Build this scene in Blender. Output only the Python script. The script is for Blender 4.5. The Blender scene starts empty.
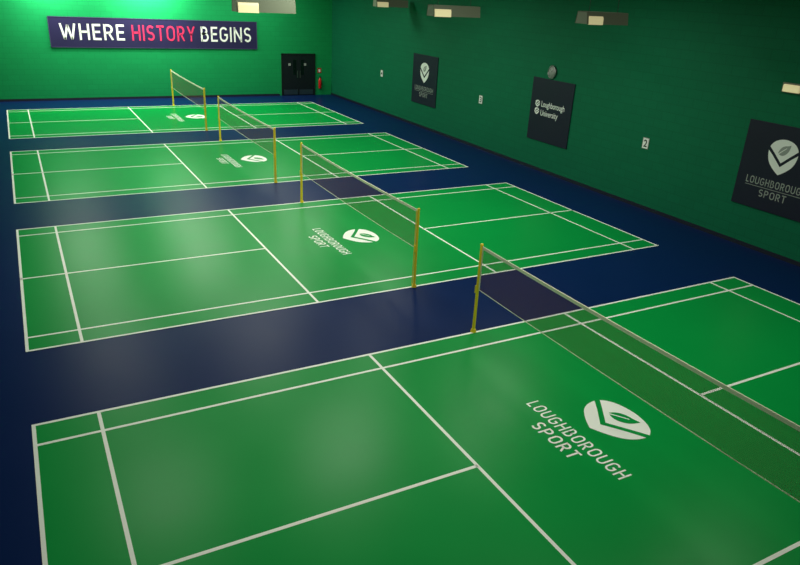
import bpy, math, random
from mathutils import Vector, Matrix
random.seed(3)
sc=bpy.context.scene
COL=sc.collection
sc.view_settings.view_transform='Standard'
sc.view_settings.look='None'

# ------------------------------------------------------------ materials
def srgb(r,g,b):
    f=lambda c:(c/255/12.92) if c/255<=.04045 else ((c/255+.055)/1.055)**2.4
    return (f(r),f(g),f(b),1)
def mat(name,col,rough=.5,spec=.5,metal=0,emit=None,es=0,noise=None):
    m=bpy.data.materials.new(name); m.use_nodes=True
    nt=m.node_tree; b=nt.nodes['Principled BSDF']
    b.inputs['Base Color'].default_value=col
    b.inputs['Roughness'].default_value=rough
    b.inputs['Specular IOR Level'].default_value=spec
    b.inputs['Metallic'].default_value=metal
    if emit: b.inputs['Emission Color'].default_value=emit; b.inputs['Emission Strength'].default_value=es
    if noise:
        sc_,amt,ramt=noise
        tc=nt.nodes.new('ShaderNodeTexCoord'); n=nt.nodes.new('ShaderNodeTexNoise')
        n.inputs['Scale'].default_value=sc_; n.inputs['Detail'].default_value=5
        nt.links.new(tc.outputs['Object'],n.inputs['Vector'])
        mr=nt.nodes.new('ShaderNodeMapRange'); mr.inputs['To Min'].default_value=1-amt; mr.inputs['To Max'].default_value=1+amt
        mr.inputs['From Min'].default_value=.25; mr.inputs['From Max'].default_value=.75
        nt.links.new(n.outputs['Fac'],mr.inputs['Value'])
        mx=nt.nodes.new('ShaderNodeVectorMath'); mx.operation='SCALE'
        mx.inputs[0].default_value=col[:3]
        nt.links.new(mr.outputs[0],mx.inputs['Scale']); nt.links.new(mx.outputs[0],b.inputs['Base Color'])
        m2=nt.nodes.new('ShaderNodeMapRange'); m2.inputs['To Min'].default_value=rough-ramt; m2.inputs['To Max'].default_value=rough+ramt
        m2.inputs['From Min'].default_value=.25; m2.inputs['From Max'].default_value=.75
        nt.links.new(n.outputs['Fac'],m2.inputs['Value']); nt.links.new(m2.outputs[0],b.inputs['Roughness'])
    return m
def brick(name,col,axis):
    m=mat(name,col,.7,.15); nt=m.node_tree; b=nt.nodes['Principled BSDF']
    tc=nt.nodes.new('ShaderNodeTexCoord'); sp=nt.nodes.new('ShaderNodeSeparateXYZ'); cb=nt.nodes.new('ShaderNodeCombineXYZ')
    nt.links.new(tc.outputs['Object'],sp.inputs[0])
    nt.links.new(sp.outputs[axis],cb.inputs[0]); nt.links.new(sp.outputs[2],cb.inputs[1])
    br=nt.nodes.new('ShaderNodeTexBrick'); nt.links.new(cb.outputs[0],br.inputs['Vector'])
    br.inputs['Scale'].default_value=1; br.inputs['Brick Width'].default_value=.45; br.inputs['Row Height'].default_value=.225
    br.inputs['Mortar Size'].default_value=.008; br.inputs['Mortar Smooth'].default_value=.3
    c=Vector(col[:3])
    br.inputs['Color1'].default_value=(*(c*1.03),1); br.inputs['Color2'].default_value=(*(c*.97),1); br.inputs['Mortar'].default_value=(*(c*.82),1)
    nt.links.new(br.outputs['Color'],b.inputs['Base Color'])
    bp=nt.nodes.new('ShaderNodeBump'); bp.inputs['Strength'].default_value=.15; bp.inputs['Distance'].default_value=.006; bp.invert=True
    nt.links.new(br.outputs['Fac'],bp.inputs['Height']); nt.links.new(bp.outputs[0],b.inputs['Normal'])
    return m
def netmat():
    m=bpy.data.materials.new('net_mesh_cord'); m.use_nodes=True; nt=m.node_tree; b=nt.nodes['Principled BSDF']
    b.inputs['Base Color'].default_value=srgb(145,88,76); b.inputs['Roughness'].default_value=.8
    tc=nt.nodes.new('ShaderNodeTexCoord'); sp=nt.nodes.new('ShaderNodeSeparateXYZ'); nt.links.new(tc.outputs['Object'],sp.inputs[0])
    outs=[]
    for ax in (1,2):
        k=nt.nodes.new('ShaderNodeMath'); k.operation='MULTIPLY'; k.inputs[1].default_value=50; nt.links.new(sp.outputs[ax],k.inputs[0])
        f=nt.nodes.new('ShaderNodeMath'); f.operation='FRACT'; nt.links.new(k.outputs[0],f.inputs[0])
        l=nt.nodes.new('ShaderNodeMath'); l.operation='LESS_THAN'; l.inputs[1].default_value=.17; nt.links.new(f.outputs[0],l.inputs[0]); outs.append(l)
    mx=nt.nodes.new('ShaderNodeMath'); mx.operation='MAXIMUM'
    nt.links.new(outs[0].outputs[0],mx.inputs[0]); nt.links.new(outs[1].outputs[0],mx.inputs[1]); nt.links.new(mx.outputs[0],b.inputs['Alpha'])
    return m

M={}
M['court']=mat('court_green_vinyl',srgb(6,150,66),.31,.11,noise=(1.3,.025,.015))
M['blue']=mat('floor_navy_vinyl',srgb(9,35,84),.34,.06,noise=(1.1,.04,.015))
M['line']=mat('line_paint',srgb(248,252,244),.5,.3)
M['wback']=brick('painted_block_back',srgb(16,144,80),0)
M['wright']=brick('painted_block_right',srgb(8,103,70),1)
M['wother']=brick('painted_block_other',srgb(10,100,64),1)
M['ceil']=mat('ceiling_dark',srgb(25,30,30),.9)
M['skirt']=mat('skirting_dark',srgb(14,22,40),.5)
M['banner']=mat('banner_navy',srgb(36,31,72),.5,.3,noise=(.6,.12,.02))
M['bedge']=mat('banner_edge',srgb(60,52,95),.4)
M['white']=mat('print_white',srgb(238,240,235),.5)
M['pink']=mat('print_pink',srgb(212,42,92),.5)
M['grey']=mat('print_grey',srgb(150,155,150),.5)
M['poster']=mat('poster_navy',srgb(24,25,46),.5,.3,noise=(1.,.08,.02))
M['yellow']=mat('pole_yellow',srgb(250,220,50),.4,.4)
M['tape']=mat('net_tape',srgb(240,240,212),.6)
M['net']=netmat()
M['black']=mat('black_metal',srgb(16,18,20),.4)
M['door']=mat('door_dark',srgb(14,22,26),.4)
M['glass']=mat('door_glass',srgb(8,12,14),.1,.6)
M['red']=mat('extinguisher_red',srgb(190,25,20),.3)
M['metal']=mat('brushed_metal',srgb(150,150,150),.3,.5,1)
M['fix']=mat('fixture_opal_side',srgb(90,98,80),.5,.3,0,srgb(190,200,160),.04)
M['tube']=mat('fixture_diffuser',srgb(225,215,170),.5,.5,0,srgb(255,238,180),.38)

# ------------------------------------------------------------ helpers
def mesh(name,verts,faces,m=None,parent=None,smooth=False):
    me=bpy.data.meshes.new(name); me.from_pydata([tuple(v) for v in verts],[],faces); me.update()
    if m: me.materials.append(m)
    if smooth:
        for p in me.polygons: p.use_smooth=True
    o=bpy.data.objects.new(name,me); COL.objects.link(o)
    if parent: o.parent=parent
    return o
def boxdata(lo,hi,V,F):
    n=len(V)
    for z in (lo[2],hi[2]):
        for y in (lo[1],hi[1]):
            for x in (lo[0],hi[0]): V.append((x,y,z))
    F+= [tuple(n+i for i in f) for f in [(0,2,3,1),(4,5,7,6),(0,1,5,4),(2,6,7,3),(0,4,6,2),(1,3,7,5)]]
def box(name,lo,hi,m,parent=None,bev=0):
    V=[];F=[]; boxdata(lo,hi,V,F); o=mesh(name,V,F,m,parent)
    if bev:
        b=o.modifiers.new('bevel','BEVEL'); b.width=bev; b.segments=3
    return o
def cyl(name,p0,p1,r0,r1,m,parent=None,n=20):
    p0=Vector(p0);p1=Vector(p1); d=(p1-p0).normalized()
    a=d.orthogonal().normalized(); b=d.cross(a); V=[];F=[]
    for p,r in ((p0,r0),(p1,r1)):
        for i in range(n):
            t=2*math.pi*i/n; V.append(p+(a*math.cos(t)+b*math.sin(t))*r)
    for i in range(n): j=(i+1)%n; F.append((i,j,n+j,n+i))
    F.append(tuple(range(n-1,-1,-1))); F.append(tuple(range(n,2*n)))
    return mesh(name,V,F,m,parent)
def lathe(name,prof,c,m,parent=None,n=24,axis='Z'):
    V=[];F=[]
    for (r,h) in prof:
        for i in range(n):
            t=2*math.pi*i/n
            V.append((c[0]+r*math.cos(t),c[1]+r*math.sin(t),c[2]+h) if axis=='Z' else (c[0]+h,c[1]+r*math.cos(t),c[2]+r*math.sin(t)))
    for k in range(len(prof)-1):
        for i in range(n): j=(i+1)%n; F.append((k*n+i,k*n+j,(k+1)*n+j,(k+1)*n+i))
    F.append(tuple(range(n-1,-1,-1))); F.append(tuple((len(prof)-1)*n+i for i in range(n)))
    return mesh(name,V,F,m,parent,True)
def empty(name,loc=(0,0,0)):
    e=bpy.data.objects.new(name,None); e.location=loc; COL.objects.link(e); e.empty_display_size=.2; return e
def text(name,s,org,r,u,w,h,m,parent,bold=.015,spacing=1.0):
    """flat lettering: org = lower-left of the word, r = reading direction, u = up"""
    cu=bpy.data.curves.new(name,'FONT'); cu.body=s; cu.offset=bold; cu.space_character=spacing; cu.resolution_u=4
    t=bpy.data.objects.new(name+'_tmp',cu); COL.objects.link(t); bpy.context.view_layer.update()
    me=bpy.data.meshes.new_from_object(t.evaluated_get(bpy.context.evaluated_depsgraph_get()))
    bpy.data.objects.remove(t)
    xs=[v.co.x for v in me.vertices]; ys=[v.co.y for v in me.vertices]
    x0,x1,y0,y1=min(xs),max(xs),min(ys),max(ys)
    org=Vector(org);r=Vector(r);u=Vector(u)
    for v in me.vertices:
        v.co=org+r*((v.co.x-x0)/(x1-x0)*w)+u*((v.co.y-y0)/(y1-y0)*h)
    me.materials.clear(); me.materials.append(m); me.name=name
    o=bpy.data.objects.new(name,me); COL.objects.link(o); o.parent=parent; return o
def arc(cx,cy,rx,ry,a0,a1,n=10):
    return [(cx+rx*math.cos(math.radians(a0+(a1-a0)*i/n)),cy+ry*math.sin(math.radians(a0+(a1-a0)*i/n))) for i in range(n+1)]
def glyph(c,t):
    """sans-serif capitals as centre-line strokes, cap height 1; returns width, strokes [(pts,closed)]"""
    h=t/2
    if c=='I': return t,[([(h,0),(h,1)],0)]
    if c=='L': return .5,[([(h,1),(h,h),(.5,h)],0)]
    if c=='H': w=.66; return w,[([(h,0),(h,1)],0),([(w-h,0),(w-h,1)],0),([(h,.51),(w-h,.51)],0)]
    if c=='E': return .54,[([(.54,1-h),(h,1-h),(h,h),(.54,h)],0),([(h,.51),(.49,.51)],0)]
    if c=='T': return .60,[([(0,1-h),(.60,1-h)],0),([(.30,0),(.30,1-h)],0)]
    if c=='N': w=.68; return w,[([(h,0),(h,1)],0),([(w-h,0),(w-h,1)],0),([(h,.93),(w-h,.07)],0)]
    if c=='W': return 1.02,[([(h*.9,1),(.285,.0)],0),([(.285,.0),(.51,.9)],0),([(.51,.9),(.735,.0)],0),([(.735,.0),(1.02-h*.9,1)],0)]
    if c=='Y': return .66,[([(h,1),(.33,.42)],0),([(.66-h,1),(.33,.42)],0),([(.33,.47),(.33,0)],0)]
    w=.68; rx=w/2-h; ry=rx*.9
    if c=='O': return w,[(arc(w/2,1-h-ry,rx,ry,0,180)+arc(w/2,h+ry,rx,ry,180,360),1)]
    if c=='U': return w,[([(h,1)]+arc(w/2,h+ry,rx,ry,180,360)+[(w-h,1)],0)]
    if c=='G': return w,[(arc(w/2,1-h-ry,rx,ry,30,180)+arc(w/2,h+ry,rx,ry,180,360)+[(w-h,.47),(.38,.47)],0)]
    if c=='S':
        rx=.30-h; ry=(.5-h)/2; return .60,[(arc(.30,.5+ry,rx,ry,30,270,14)+arc(.30,.5-ry,rx,ry,90,-150,14)[1:],0)]
    if c in 'PRB':
        yb=.53 if c=='B' else .46; ry=(1-h-yb)/2; x=.60-h-ry-(.06 if c=='B' else 0)
        s=[([(h,0),(h,1)],0),([(h,1-h)]+arc(x,1-h-ry,ry,ry,90,-90)+[(h,yb)],0)]
        if c=='R': s.append(([(.31,yb),(.62-h,0)],0))
        if c=='B': r2=(yb-h)/2; s.append(([(h,yb)]+arc(.63-h-r2,h+r2,r2,r2,90,-90)+[(h,h)],0))
        return .63,s
    return .3,[]
def caps(name,s,org,r,u,w,h,m,parent,t=.16,gap=.15):
    org=Vector(org);r=Vector(r);u=Vector(u); V=[];F=[]; x=0
    for c in s:
        gw,st=glyph(c,t)
        for pts,cl in st:
            P=[Vector(p) for p in pts]; P=[p for i,p in enumerate(P) if i==0 or (p-P[i-1]).length>1e-5]
            if cl and (P[0]-P[-1]).length<1e-5: P.pop()
            n=len(P); k=len(V)
            for i in range(n):
                a=P[i-1] if (i>0 or cl) else None; b=P[(i+1)%n] if (i<n-1 or cl) else None
                d1=(P[i]-a).normalized() if a is not None else (b-P[i]).normalized()
                d2=(b-P[i]).normalized() if b is not None else d1
                n1=Vector((-d1.y,d1.x)); n2=Vector((-d2.y,d2.x)); mm=(n1+n2).normalized(); L_=t/2/max(.4,mm.dot(n1))
                V+=[(P[i].x+x+mm.x*L_,P[i].y+mm.y*L_),(P[i].x+x-mm.x*L_,P[i].y-mm.y*L_)]
            for i in range(n if cl else n-1):
                j=(i+1)%n; F.append((k+2*i+1,k+2*j+1,k+2*j,k+2*i))
        x+=gw+gap
    x-=gap
    return mesh(name,[org+r*(a/x*w)+u*(min(1,max(0,b))*h) for a,b in V],F,m,parent)
def flat(name,pts,org,r,u,m,parent):
    org=Vector(org);r=Vector(r);u=Vector(u)
    return mesh(name,[org+r*a+u*b for a,b in pts],[tuple(range(len(pts)))],m,parent)
def bez(p,n=10):
    out=[]
    for a,b,c in p:
        for i in range(n):
            t=i/n; out.append(tuple(a[k]*(1-t)**2+2*b[k]*t*(1-t)+c[k]*t*t for k in (0,1)))
    return out
def shield(org,r,u,n,w,h,mw,mbg,parent,minner=None):
    """crest : rounded shield with V stripe and a leaf; org = centre"""
    n=Vector(n); org=Vector(org); S=lambda P:[(x*w,y*h) for x,y in P]
    outer=bez([((-.5,.18),(-.42,.48),(0,.5)),((0,.5),(.42,.48),(.5,.18)),((.5,.18),(.5,-.08),(.36,-.24)),((.36,-.24),(.2,-.4),(0,-.5)),((0,-.5),(-.2,-.4),(-.36,-.24)),((-.36,-.24),(-.5,-.08),(-.5,.18))])
    flat('crest_outer',S(outer),org,r,u,mw,parent)
    flat('crest_stripe_a',S([(-.49,.25),(-.28,.08),(0,-.16),(0,-.27),(-.30,-.01),(-.51,.15)]),org+n*.0015,r,u,mbg,parent)
    flat('crest_stripe_b',S([(.49,.25),(.51,.15),(.30,-.01),(0,-.27),(0,-.16),(.28,.08)]),org+n*.0015,r,u,mbg,parent)
    leaf=bez([((-.17,.10),(-.13,.32),(.10,.34)),((.10,.34),(.16,.36),(.2,.38)),((.2,.38),(.2,.14),(.02,.06)),((.02,.06),(-.08,.03),(-.17,.10))],8)
    flat('crest_leaf',S(leaf),org+n*.002,r,u,minner or mbg,parent)
    flat('crest_leaf_vein',S([(-.2,.06),(-.17,.05),(.09,.27),(.07,.28)]),org+n*.0025,r,u,mw,parent)

# ------------------------------------------------------------ room shell
XR=15.45; XL=-2.2; YB=26.85; YF=-11.0; H=6.3
box('floor',(XL-.2,YF-.2,-.2),(XR+.2,YB+.2,0),M['blue'])
box('ceiling',(XL-.2,YF-.2,H),(XR+.2,YB+.2,H+.2),M['ceil'])
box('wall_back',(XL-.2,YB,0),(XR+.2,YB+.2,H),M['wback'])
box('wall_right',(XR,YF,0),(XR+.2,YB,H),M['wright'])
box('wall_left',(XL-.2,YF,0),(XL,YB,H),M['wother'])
box('wall_front',(XL-.2,YF-.2,0),(XR+.2,YF,H),M['wother'])
box('baseboard_right',(XR-.015,YF,0),(XR,YB,.1),M['skirt'])
box('baseboard_back',(XL,YB-.015,0),(12.55,YB,.1),M['skirt'])

# ------------------------------------------------------------ courts
L=13.4; W=6.1
offs=[-6.1,2.07,10.28,18.43]
def court(y0):
    e=empty('badminton_court',(0,y0,0))
    box('court_mat',(0,0,0.0),(L,W,.004),M['court'],e)
    V=[];F=[]
    z0,z1=.004,.0055
    def ln(a,b,c,d): boxdata((a,b,z0),(c,d,z1),V,F)
    t=.046
    for y in (0,.46,W-.46-t,W-t): ln(0,y,L,y+t)
    z0,z1=.004,.0056
    for x in (0,.76,L-.76-t,L-t): ln(x,0,x+t,W)
    for x in (4.72-t/2,8.68-t/2): ln(x,0,x+t,W)
    ln(0,W/2-t/2,4.72,W/2+t/2); ln(8.68,W/2-t/2,L,W/2+t/2)
    mesh('court_lines',V,F,M['line'],e)
    r=(0,-1,0);u=(1,0,0); z=.0062; cy=3.05
    caps('logo_text_top','LOUGHBOROUGH',(6.13,cy+.87,z),r,u,1.81,.215,M['line'],e,.14,.2)
    caps('logo_text_bottom','SPORT',(5.85,cy+.42,z),r,u,.80,.21,M['line'],e,.15,.2)
    shield((6.98,cy+.04,z),r,u,(0,0,1),.98,.84,M['line'],M['court'],e)
    return e
for y in offs: court(y)

# ------------------------------------------------------------ nets
def net(y0):
    e=empty('badminton_net',(6.7,y0,.0065))
    for k,y in enumerate((-.0,W+.0)):
        s=1 if k==0 else -1
        cyl('pole_%d'%(k+1),(0,y,0),(0,y,1.56),.028,.024,M['yellow'],e)
        cyl('pole_cap_%d'%(k+1),(0,y,1.56),(0,y,1.585),.03,.022,M['yellow'],e)
        cyl('pole_collar_%d'%(k+1),(0,y,0.0),(0,y,.05),.05,.04,M['yellow'],e)
        box('cord_cleat_%d'%(k+1),(-.045,y-.02,.72),(-.02,y+.02,.86),M['yellow'],e,.004)
        cyl('cord_%d'%(k+1),(-.04,y+s*.02,.05),(-.03,y+s*.02,1.54),.008,.008,M['yellow'],e,8)
    n=24; zt=lambda t:1.55-.026*4*t*(1-t); a0=.03; LW=W-.06
    V=[];F=[]
    for i in range(n+1):
        t=i/n; V+= [(0,a0+t*LW,zt(t)-.76),(0,a0+t*LW,zt(t)-.03)]
    for i in range(n): F.append((2*i,2*i+2,2*i+3,2*i+1))
    mesh('net_mesh',V,F,M['net'],e)
    V=[];F=[]
    for i in range(n):
        a,b=i/n,(i+1)/n
        for (dz0,dz1,th) in ((-.05,0,.007),(-.766,-.754,.003)):
            k=len(V)
            for t in (a,b):
                for x in (-th,th):
                    for dz in (dz0,dz1): V.append((x,a0+t*LW,zt(t)+dz))
            F+=[tuple(k+q for q in f) for f in [(0,1,5,4),(2,6,7,3),(1,3,7,5),(0,4,6,2)]]
    mesh('net_tape',V,F,M['tape'],e)
    box('net_side_tape_1',(-.006,.03,.79),(.006,.055,1.54),M['tape'],e)
    box('net_side_tape_2',(-.006,W-.055,.79),(.006,W-.03,1.54),M['tape'],e)
for y in offs: net(y)

# ------------------------------------------------------------ banner
e=empty('wall_banner',(2.1,YB,2.3))
box('banner_board',(0,-.04,0),(9.3,-.005,1.27),M['banner'],e,.008)
for nm,lo,hi in (('top',(0,-.05,1.25),(9.3,-.004,1.28)),('bottom',(0,-.05,-.01),(9.3,-.004,.02)),('left',(-.01,-.05,-.01),(.02,-.004,1.28)),('right',(9.28,-.05,-.01),(9.31,-.004,1.28))):
    box('banner_frame_'+nm,lo,hi,M['bedge'],e)
for s,a,b,m in (('WHERE',.42,3.10,'white'),('HISTORY',3.42,6.27,'pink'),('BEGINS',6.55,9.0,'white')):
    caps('letters_'+s.lower(),s,(a,-.046,.32),(1,0,0),(0,0,1),b-a,.68,M[m],e,.135,.19)

# ------------------------------------------------------------ posters on right wall
def poster(yhi,kind):
    e=empty('wall_poster',(XR,yhi,.97)); r=(0,-1,0);u=(0,0,1);n=(-1,0,0)
    box('poster_board',(-.03,-2,0),(-.004,0,1.98),M['poster'],e,.004)
    x=-.033
    if kind==1:
        shield((x,-1,1.28),r,u,n,.72,.80,M['white'],M['poster'],e,M['grey'])
        caps('poster_text_top','LOUGHBOROUGH',(x,-.26,.56),r,u,1.5,.17,M['grey'],e,.14,.2)
        caps('poster_text_bottom','SPORT',(x,-.66,.30),r,u,.68,.17,M['grey'],e,.14,.2)
        flat('poster_rule',[(.26,0),(1.76,0),(1.76,.012),(.26,.012)],(x,0,.51),r,u,M['grey'],e)
    else:
        shield((x,-.36,1.17),r,u,n,.24,.22,M['white'],M['poster'],e)
        shield((x,-.36,.93),r,u,n,.24,.22,M['white'],M['poster'],e)
        text('poster_text_top','Loughborough',(x,-.56,1.04),r,u,1.12,.24,M['white'],e,.008)
        text('poster_text_bottom','University',(x,-.56,.76),r,u,.85,.24,M['white'],e,.008)
poster(18.0,1); poster(9.95,2); poster(1.9,1)

# court number plates
for y,nm in ((20.92,'4'),(12.85,'3'),(4.86,'2')):
    e=empty('court_number_sign',(XR,y,1.78))
    box('plate',(-.015,-.11,-.15),(-.002,.11,.15),M['grey'],e,.004)
    box('plate_face',(-.0165,-.095,-.135),(-.014,.095,.135),M['white'],e)
    text('numeral',nm,(-.0175,.06,-.1),(0,-1,0),(0,0,1),.12,.2,M['black'],e,.02)

# clock
e=empty('wall_clock',(XR,9.07,3.18))
lathe('clock_case',[(.2,-.002),(.2,-.05),(.185,-.06),(.17,-.06),(.17,-.045)],(0,0,0),M['metal'],e,32,'X')
lathe('clock_face',[(.171,-.044),(.171,-.047)],(0,0,0),M['grey'],e,32,'X')
for i in range(12):
    a=i*math.pi/6; c,s=math.cos(a),math.sin(a)
    cyl('tick_%d'%(i+1),(-.0485,s*.14,c*.14),(-.0485,s*.16,c*.16),.004,.004,M['black'],e,6)
cyl('hand_hour',(-.05,0,0),(-.05,-.05,.07),.006,.003,M['black'],e,6)
cyl('hand_minute',(-.052,0,0),(-.052,.09,.09),.005,.002,M['black'],e,6)

# ------------------------------------------------------------ door + extinguisher
e=empty('door_1',(12.65,YB,0)); dw=1.85
for nm,lo,hi in (('frame_left',(0,-.06,0),(.07,-.003,2.1)),('frame_right',(dw-.07,-.06,0),(dw,-.003,2.1)),('frame_top',(0,-.06,2.03),(dw,-.003,2.1))):
    box(nm,lo,hi,M['black'],e,.004)
for i in range(2):
    a=.075+i*.852
    box('leaf_%d'%(i+1),(a,-.045,.01),(a+.848,-.004,2.025),M['door'],e,.004)
    b=a+(.56 if i==0 else .12)
    box('vision_panel_%d'%(i+1),(b,-.05,1.05),(b+.17,-.044,1.8),M['glass'],e)
    cyl('pull_%d'%(i+1),((a+.78 if i==0 else a+.07),-.08,.9),((a+.78 if i==0 else a+.07),-.08,1.25),.012,.012,M['metal'],e,10)
    box('kick_plate_%d'%(i+1),(a+.04,-.05,.05),(a+.8,-.044,.3),M['metal'],e)
    box('sign_%d'%(i+1),(a+.3,-.05,1.5),(a+.42,-.044,1.62),M['grey'],e)
e=empty('fire_extinguisher',(14.75,YB-.1,.35))
lathe('cylinder',[(.07,0),(.08,.02),(.08,.42),(.06,.49),(.025,.52),(.025,.56)],(0,0,0),M['red'],e)
box('valve',(-.03,-.02,.56),(.03,.02,.6),M['black'],e,.004)
box('handle',(-.02,-.1,.6),(.02,.03,.615),M['black'],e,.003)
cyl('hose',(.03,0,.57),(.1,-.03,.2),.012,.012,M['black'],e,8)
box('wall_bracket',(-.05,.07,.1),(.05,.098,.4),M['metal'],e)
e=empty('safety_sign',(14.75,YB,1.25))
box('sign_plate',(-.1,-.012,-.12),(.1,-.002,.12),M['red'],e,.003)
flat('sign_symbol',[(-.05,-.08),(.05,-.08),(.05,.06),(-.05,.06)],(0,-.0125,0),(1,0,0),(0,0,1),M['white'],e)

# ------------------------------------------------------------ luminaires
def fixture(x,y,z,l=1.6,hh=1.0):
    e=empty('ceiling_light_fixture',(x,y,z)); h=l/2
    prof=[(-.19,-.15),(-.15,.13),(.15,.13),(.19,-.15),(.17,-.15),(.135,.115),(-.135,.115),(-.17,-.15)]
    V=[(s*h,a,b*hh) for s in (-1,1) for a,b in prof]; n=8
    F=[(i,(i+1)%n,n+(i+1)%n,n+i) for i in range(n)]
    F+=[(0,1,6,7),(1,2,5,6),(2,3,4,5),(8,15,14,9),(9,14,13,10),(10,13,12,11)]
    mesh('reflector',V,F,M['fix'],e)
    for s,nm in ((-1,'left'),(1,'right')):
        x0=s*h; mesh('end_plate_'+nm,[(x0,-.19,-.15*hh),(x0,-.15,.13*hh),(x0,.15,.13*hh),(x0,.19,-.15*hh)],[(0,1,2,3)],M['fix'],e)
    pr=[(-.205,-.16*hh),(-.20,-.02*hh),(-.18,.03*hh),(-.15,.03*hh),(-.17,-.16*hh)]
    V=[(xx,a,b) for xx in (-h+.03,-h+l*.36) for a,b in pr]; n=5
    F=[(i,(i+1)%n,n+(i+1)%n,n+i) for i in range(n)]+[tuple(range(n)),tuple(range(2*n-1,n-1,-1))]
    mesh('diffuser',V,F,M['tube'],e)
    for k,yy in enumerate((-.07,.07)): cyl('tube_%d'%(k+1),(-h+.05,yy,-.04),(h-.05,yy,-.04),.02,.02,M['tube'],e,10)
    for k,xx in enumerate((-h*.7,h*.7)): cyl('hanger_%d'%(k+1),(xx,0,.1),(xx,0,H-z),.006,.006,M['black'],e,6)
fixture(5.2,6.3,4.89,1.25); fixture(11.3,8.6,4.87,1.5); fixture(11.41,3.01,4.98,1.12,.85); fixture(14.5,18.5,4.84,1.45)
e=empty('wall_light',(XR,1.2,3.73))
box('back_plate',(-.05,-.35,-.09),(-.004,.12,.12),M['fix'],e,.01)
box('lens',(-.12,-.33,-.07),(-.05,.06,.09),M['tube'],e,.02)

# real lamps
def area(name,loc,size,power,col=(.98,1,.86),rot=(0,0,0)):
    d=bpy.data.lights.new(name,'AREA'); d.shape='RECTANGLE'; d.size=size[0]; d.size_y=size[1]; d.energy=power; d.color=col
    o=bpy.data.objects.new(name,d); o.location=loc; o.rotation_euler=rot; COL.objects.link(o); return o
for gy,pw in ((-2.4,108),(5.1,168),(12,180),(19.5,195),(24.6,175)):
    for gx in (2.2,6.7,11.2):
        k=.78 if gx==11.2 else (1 if gx>3 else .68)
        area('court_lamp',(gx,gy,5.95),(2.0,.8),pw*k)
area('wall_wash_lamp',(6.2,25.9,5.6),(2.2,.2),330,rot=(math.radians(35),0,0))
area('wall_wash_lamp',(2.2,25.9,5.6),(1.5,.2),190,rot=(math.radians(25),0,0))

w=bpy.data.worlds.new('hall_world'); w.use_nodes=True
w.node_tree.nodes['Background'].inputs[0].default_value=(.02,.03,.03,1); sc.world=w

# ------------------------------------------------------------ camera
yaw,pitch,roll=.5124,.3979,.053
f=Vector((math.sin(yaw)*math.cos(pitch),math.cos(yaw)*math.cos(pitch),-math.sin(pitch)))
r=Vector((math.cos(yaw),-math.sin(yaw),0)); u=r.cross(f)
r2=r*math.cos(roll)+u*math.sin(roll); u2=-r*math.sin(roll)+u*math.cos(roll)
cd=bpy.data.cameras.new('camera'); cam=bpy.data.objects.new('camera',cd); COL.objects.link(cam)
mt=Matrix((r2,u2,-f)).transposed().to_4x4(); mt.translation=Vector((.4239,-8.5275,5.2564)); cam.matrix_world=mt
cd.sensor_width=36; cd.lens=688.889*36/800; cd.clip_end=200
sc.camera=cam
